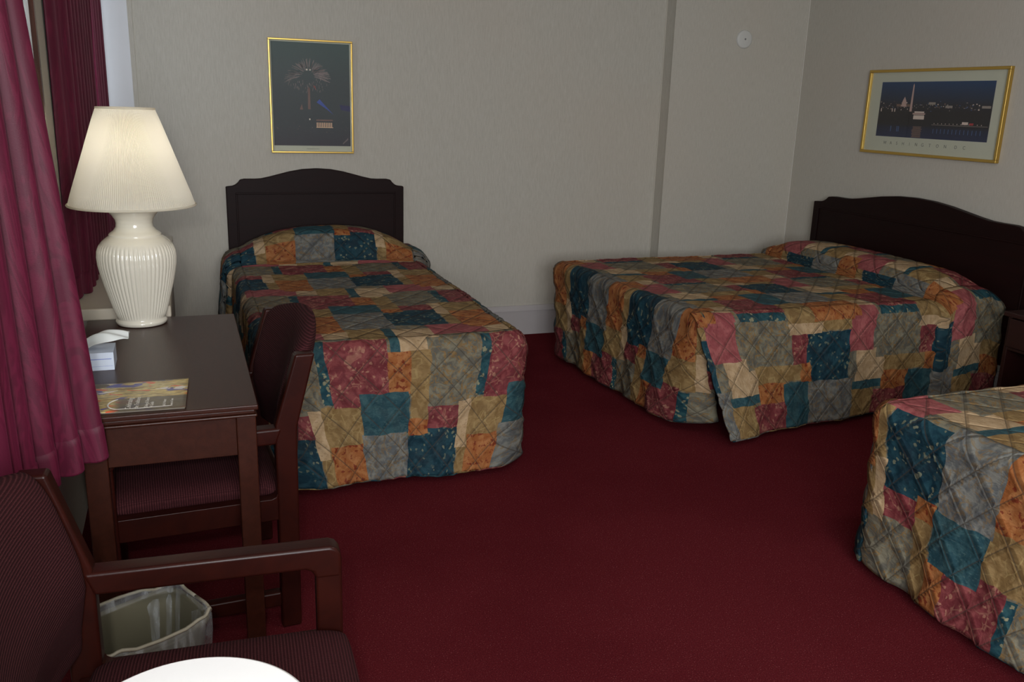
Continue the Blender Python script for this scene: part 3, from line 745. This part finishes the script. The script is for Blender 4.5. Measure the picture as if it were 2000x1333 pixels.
def pic1(p):
    w,h=.440,.573; z0=.042; x0=-w/2+.0; zz=lambda f:z0+f*h; xx=lambda f:-w/2+f*w
    t=NT('night_print'); g=t.obj(); s=t.n('ShaderNodeSeparateXYZ'); t.set(s.inputs[0],g)
    f=t.math('DIVIDE',t.math('SUBTRACT',s.outputs[2],z0),h)
    col=t.ramp(f,[(0,L(58,58,66)),(.2,L(58,66,70)),(.6,L(66,76,78)),(1,L(70,90,88))]); NB=t.bsdf(col,.6)
    mats=[NB,flat('print_firework_grey',L(158,138,134)),flat('print_red',L(190,86,76)),flat('print_blue',L(46,76,160)),flat('print_lit_stone',L(222,184,150)),flat('print_glow',L(112,84,76)),flat('print_white',L(226,214,196)),flat('print_deep_blue',L(34,36,88))]
    mb=MB(); quad(mb,-w/2,w/2,zz(0),zz(1),-.0104,0)
    cx,cz=.46,.715; R=random.Random(3)
    for k in range(120):     # burst of thin curved streaks
        a=R.uniform(-.15,PI+.15); l0=R.uniform(.25,.6); l1=R.uniform(.75,1.05); pts=[]
        for f_ in (l0,(l0+l1)/2,l1):
            pts.append((xx(cx)+math.cos(a)*f_*.128,zz(cz-.03)+math.sin(a)*f_*.098-.02*f_**2*abs(math.cos(a))*1.5))
        for q in range(2):
            (ax,az),(bx,bz)=pts[q],pts[q+1]; dx,dz=bx-ax,bz-az; n_=math.hypot(dx,dz)+1e-9; nx,nz_=-dz/n_*.00055,dx/n_*.00055
            mb.add([(ax-nx,-.0108,az-nz_),(bx-nx,-.0108,bz-nz_),(bx+nx,-.0108,bz+nz_),(ax+nx,-.0108,az+nz_)],[(0,1,2,3)],1)
    for k in range(60):
        a=R.uniform(PI,2*PI); f_=R.uniform(.3,1); x=xx(cx)+math.cos(a)*f_*.125; z=zz(cz-.04)+math.sin(a)*f_*.09; quad(mb,x-.0005,x+.0005,z-.012,z,-.0108,1)
    for k in range(16):
        a=R.uniform(0,2*PI); f_=R.uniform(.2,1)*.022; x,z=xx(.545),zz(.575); dx,dz=math.cos(a)*f_,math.sin(a)*f_; mb.add([(x-.001,-.0110,z),(x+dx,-.0110,z+dz),(x+.001,-.0110,z+.001)],[(0,1,2)],2)
    quad(mb,xx(.435),xx(.455),zz(.735),zz(.75),-.0112,6); quad(mb,xx(.48),xx(.495),zz(.735),zz(.748),-.0112,6)
    mb.add([(xx(.447),-.0110,zz(.36)),(xx(.482),-.0110,zz(.36)),(xx(.480),-.0110,zz(.555)),(xx(.465),-.0110,zz(.58)),(xx(.452),-.0110,zz(.555))],[(0,1,2,3,4)],5)
    mb.add([(xx(.60),-.0110,zz(.46)),(xx(.78),-.0110,zz(.31)),(xx(.70),-.0110,zz(.36)),(xx(.56),-.0110,zz(.43))],[(0,1,2,3)],3)
    mb.add([(xx(.86),-.0110,zz(.41)),(xx(1),-.0110,zz(.40)),(xx(1),-.0110,zz(.345)),(xx(.88),-.0110,zz(.36))],[(0,1,2,3)],7)
    mb.add([(xx(.34),-.0110,zz(.355)),(xx(.385),-.0110,zz(.355)),(xx(.37),-.0110,zz(.41))],[(0,1,2)],5)
    quad(mb,xx(.55),xx(.765),zz(.247),zz(.262),-.0110,5)
    for k in range(9): quad(mb,xx(.555+k*.0235),xx(.569+k*.0235),zz(.185),zz(.232),-.0112,4)
    quad(mb,xx(.55),xx(.77),zz(.18),zz(.187),-.0112,4)
    for k in range(46):
        x=R.uniform(.02,.98); z=R.uniform(.13,.2) if k<34 else R.uniform(.2,.27); quad(mb,xx(x)-.0009,xx(x)+.0009,zz(z),zz(z)+.0018,-.0110,R.choice([1,5,4]))
    quad(mb,xx(.46),xx(.475),zz(.255),zz(.27),-.0112,6)
    for k in range(6): quad(mb,xx(.90+k*.012),xx(.905+k*.012),zz(.02+k*.008),zz(.035+k*.009),-.0110,1)
    mb.build('print',mats,p); txt('WASHINGTON, D.C.',.008,INK,p,(0,-.0105,.022),(PI/2,0,0))
picture('framed_picture',(.7355,YB,1.180),0,.473,.632,.010,'tall gold-framed picture of night fireworks above the single bed','picture',pic1)
def pic2(p):
    w,h=.822,.316; z0=.103; xo=.008; xx=lambda f:xo-w/2+f*w; zz=lambda f:z0+f*h
    t=NT('skyline_print'); s=t.n('ShaderNodeSeparateXYZ'); t.set(s.inputs[0],t.obj()); f=t.math('DIVIDE',t.math('SUBTRACT',s.outputs[2],z0),h)
    nz=t.noise(t.mapping(t.obj(),(12,12,60)),2,3).outputs[0]
    col=t.ramp(f,[(0,L(26,40,78)),(.17,L(24,34,62)),(.235,L(28,28,34)),(.45,L(32,30,34)),(.60,L(34,36,48)),(.68,L(30,44,66)),(1,L(20,62,104))])
    NB=t.bsdf(t.mix(t.math('MULTIPLY',nz,.2),col,L(20,20,28)),.5)
    mats=[NB,flat('print2_stone',L(190,160,150)),flat('print2_white',L(222,204,190)),flat('print2_lights',L(150,140,130)),flat('print2_red',L(170,50,56)),flat('print2_reflect',L(120,96,84)),flat('print2_dark',L(22,22,26)),flat('print2_blue_light',L(70,104,150))]
    mb=MB(); R=random.Random(11); quad(mb,xx(0),xx(1),zz(0),zz(1),-.0104,0)
    mb.add([(xx(.30),-.0112,zz(.47)),(xx(.322),-.0112,zz(.47)),(xx(.318),-.0112,zz(.93)),(xx(.312),-.0112,zz(.97)),(xx(.306),-.0112,zz(.93))],[(0,1,2,3,4)],1)
    mb.add([(xx(.215),-.0112,zz(.555)),(xx(.265),-.0112,zz(.555)),(xx(.258),-.0112,zz(.66)),(xx(.241),-.0112,zz(.735)),(xx(.224),-.0112,zz(.66))],[(0,1,2,3,4)],1)
    quad(mb,xx(.17),xx(.30),zz(.555),zz(.60),-.0110,5)
    quad(mb,xx(.345),xx(.445),zz(.335),zz(.40),-.0112,2); quad(mb,xx(.335),xx(.45),zz(.42),zz(.445),-.0112,1); quad(mb,xx(.35),xx(.44),zz(.45),zz(.475),-.0112,2)
    for k in range(11): quad(mb,xx(.347+k*.009),xx(.351+k*.009),zz(.40),zz(.42),-.0112,2)
    for k in range(10): quad(mb,xx(.345+R.uniform(0,.012)),xx(.44-R.uniform(0,.012)),zz(.015+k*.02),zz(.028+k*.02),-.0110,5)
    for k in range(13):
        x=.54+k*.033; quad(mb,xx(x),xx(x+.005),zz(.265),zz(.28),-.0112,2); quad(mb,xx(x),xx(x+.005),zz(.10-.0*k),zz(.18),-.0110,7)
    quad(mb,xx(.52),xx(.99),zz(.245),zz(.252),-.0110,3)
    quad(mb,xx(.78),xx(.83),zz(.27),zz(.315),-.0112,2); quad(mb,xx(.84),xx(.875),zz(.265),zz(.30),-.0112,4)
    for k in range(110):
        x=R.uniform(.01,.99); z=R.gauss(.56,.035); a=R.uniform(.002,.012); quad(mb,xx(x),xx(min(.998,x+a)),zz(z),zz(z+R.uniform(.006,.022)),-.0110,R.choice([3,3,5,7,2]))
    for x0_,x1_,z_ in ((.62,.68,.545),(.92,.99,.55),(.47,.53,.60)): quad(mb,xx(x0_),xx(x1_),zz(z_),zz(z_+.04),-.0111,3)
    for x in (.13,.155,.02): quad(mb,xx(x),xx(x+.008),zz(.46),zz(.52),-.0111,2)
    for x in (.14,.2,.215): quad(mb,xx(x),xx(x+.007),zz(.1),zz(.2),-.0111,7)
    mb.build('print',mats,p)
    lab='WASHINGTON DC'; xs=[.105,.163,.222,.283,.345,.407,.466,.532,.600,.668,None,.758,.828]
    g=[]
    for ch,f_ in zip(lab,xs):
        if f_ is None: continue
        o=txt(ch,.026,INK,p,(xx(f_),-.0105,.058),(PI/2,0,0),'letter'); g.append(o)
    return
    bm=bmesh.new()
    for o in g:
        tmpm=o.data.copy(); tmpm.transform(Matrix.Translation(o.location)@Euler(o.rotation_euler).to_matrix().to_4x4()); bm.from_mesh(tmpm)
    me=bpy.data.meshes.new('lettering'); bm.to_mesh(me); bm.free(); me.materials.append(INK)
    for o in g: bpy.data.objects.remove(o)
    link(bpy.data.objects.new('lettering',me),p)
picture('framed_picture',(XR,4.055,1.2715),-PI/2,1.015,.490,.016,'wide gold-framed picture of a night skyline on the right wall','picture',pic2)
# round cover plate high on the back wall
dt=tag(empty('wall_cover_plate',(3.54,YB-.123,1.952)),'round white cover plate high on the back wall near the right corner','cover plate')
o=MB().lathe([(.01,.016),(.045,.016),(.054,.013),(.059,.006),(.059,0)],64,cap1=False).build('plate',IVORY,dt,True); o.rotation_euler=(PI/2,0,0)
o=MB().lathe([(.001,.0185),(.005,.018),(.006,.016)],16,cap1=False).build('screw',STEEL,dt,True); o.rotation_euler=(PI/2,0,0)

# ------------------------------------------------------------------ tissue box and magazine
tx=tag(empty('tissue_box',(-.272,2.735,ZT+.0005)),'small blue and white tissue box with a tissue pulled out on the desk','tissue box')
tbx=MB().box(-.058,.058,-.055,.055,0,.052).build('carton',[BOXW,BOXB],tx)
st_=MB(); quad(st_,-.056,.052,.0325,.0340,-.0553,0); quad(st_,-.056,.054,.012,.0125,-.0553,0); st_.build('carton_stripe',BOXB,tx)
txt('tissue',.010,BOXB,tx,(-.03,-.0553,.022),(PI/2,0,0),'lettering')
V=[];Fc=[]; nA,nB=26,14
for i in range(nA):
    f=i/(nA-1)
    for j in range(nB):
        g=j/(nB-1)*2-1
        x=-.050+f*.170-.02*f*f; wdt=.016+.036*math.sin(min(1,f*1.15)*PI*.62)
        y=g*wdt*.8+.006*math.sin(f*8)-.012+.01*f
        z=.052+.062*math.sin(min(1,f*1.5)*PI/2)-.034*f*f*.55+(-.030*(abs(g)**1.6))*(1-.55*f)*(1 if f>.05 else 1)+.0035*math.sin(g*7+f*9)
        V.append((x,y,max(z,.050)))
for i in range(nA-1):
    for j in range(nB-1): k=i*nB+j; Fc.append((k,k+nB,k+nB+1,k+1))
ti=mesh('tissue',V,Fc,TISSUE,tx,True); ti.modifiers.new('s','SUBSURF').levels=1; ti.modifiers['s'].render_levels=2; so=ti.modifiers.new('t','SOLIDIFY'); so.thickness=.0012

def magazine():
    cx,cy=-.155,2.408
    m=tag(empty('magazine',(cx,cy,ZT+.0005)),'glossy magazine with a gold and black cover lying on the front of the desk','magazine')
    m.rotation_euler=(0,0,math.radians(-2.5))
    W_,H_=.27,.245
    MB().box(-W_/2+.002,W_/2-.002,-H_/2+.003,H_/2-.002,0,.0032).build('pages',plain('paper',L(120,112,100),.6),m)
    # cover: slightly curling glossy sheet with streaky photo
    t=NT('glossy_cover'); p=t.obj(); sp=t.n('ShaderNodeSeparateXYZ'); t.set(sp.inputs[0],p); y=sp.outputs[1]; x=sp.outputs[0]
    st=t.noise(t.mapping(p,(5,55,1)),1.6,4,.6,.6).outputs[0]; bl=t.noise(t.mapping(p,(16,30,1),(3,1,0)),1.0,2,.5,.5)
    base=t.ramp(st,[(.3,L(70,50,40)),(.40,L(170,130,76)),(.46,L(252,226,140)),(.52,L(110,84,62)),(.58,L(250,232,160)),(.66,L(130,104,80)),(.76,L(255,250,235))])
    sx=t.n('ShaderNodeSeparateXYZ'); t.set(sx.inputs[0],bl.outputs['Color'])
    base=t.mix(t.math('MULTIPLY',t.step(sx.outputs[0],.60,.64),.85),base,L(236,84,44))
    base=t.mix(t.math('MULTIPLY',t.step(sx.outputs[1],.61,.65),.85),base,L(44,56,160))
    base=t.mix(t.math('MULTIPLY',t.step(sx.outputs[2],.63,.67),.8),base,L(250,244,240))
    band=t.math('MULTIPLY',t.step(y,-.018,-.026),t.step(x,-.05,-.02)); base=t.mix(t.math('MULTIPLY',band,.92),base,L(84,76,68))
    mat=t.bsdf(base,.3,Coat_Weight=.15,Coat_Roughness=.08)
    V=[];Fc=[];n=24
    for i in range(n+1):
        for j in range(n+1):
            a,b=i/n,j/n; V.append(((a-.5)*W_,(b-.5)*H_,.0042+.0035*a*a*(b**2)+.0012*math.sin(b*5)))
    for i in range(n):
        for j in range(n): k=i*(n+1)+j; Fc.append((k,k+n+1,k+n+2,k+1))
    c=mesh('cover',V,Fc,mat,m,True); c.modifiers.new('t','SOLIDIFY').thickness=.0008
    WI=plain('white_cover_ink',L(225,220,210),.5)
    zt=.0072
    for s_,sz,x_,y_ in (('Celebrating',.019,.004,-.116),('the Traditions',.0155,.022,-.114),('Dining & Dance',.0125,.044,-.112),('A Guide',.0125,.057,-.112),('Fall & Winter',.0105,.086,-.112),('Events in Town',.0095,.103,-.112)):
        txt(s_,sz,WI,c,(x_,y_,zt),(0,0,PI/2),'lettering',align='LEFT',ext=.0001,shear=.2)
    arc=[(-.022+.030*math.cos(a),-.072+.040*math.sin(a),zt) for a in np.linspace(1.9,4.6,24)]+[(.02+.01*k,-.1135+.0006*k,zt) for k in range(0,9)]
    MB().tube(arc,[.0006+.0016*math.sin(PI*min(1,i/22)) if i<22 else .0006 for i in range(len(arc))],6).build('swash',WI,c,True)
magazine()

# added ceiling fixtures dressing the overhead fill lights (outside the view)
for (x,y,lb) in ((1.9,1.2,'added round ceiling fixture for the fill light above mid-room, out of view'),(.3,.2,'added round ceiling fixture for the fill light above the camera, out of view')):
    cl=tag(empty('fill_fixture',(x,y,ZC)),lb,'ceiling light')
    MB().lathe([(.05,0),(.20,0),(.21,-.012),(.20,-.03),(.05,-.032)],48).build('base',WHITE,cl,True)
# things built as copies of one kind share a group
GR={'armchair':'burgundy armchairs','bedspread':'patchwork bedspreads on the beds','single_bed':'single beds','curtain':'burgundy window curtains','curtain_rod':'curtain rods','framed_picture':'gold framed pictures on the walls','fill_fixture':'added ceiling fixtures'}
for o in list(bpy.data.objects):
    k=o.name.split('.')[0]
    if o.parent is None and k in GR and o.get('label'): o['group']=GR[k]
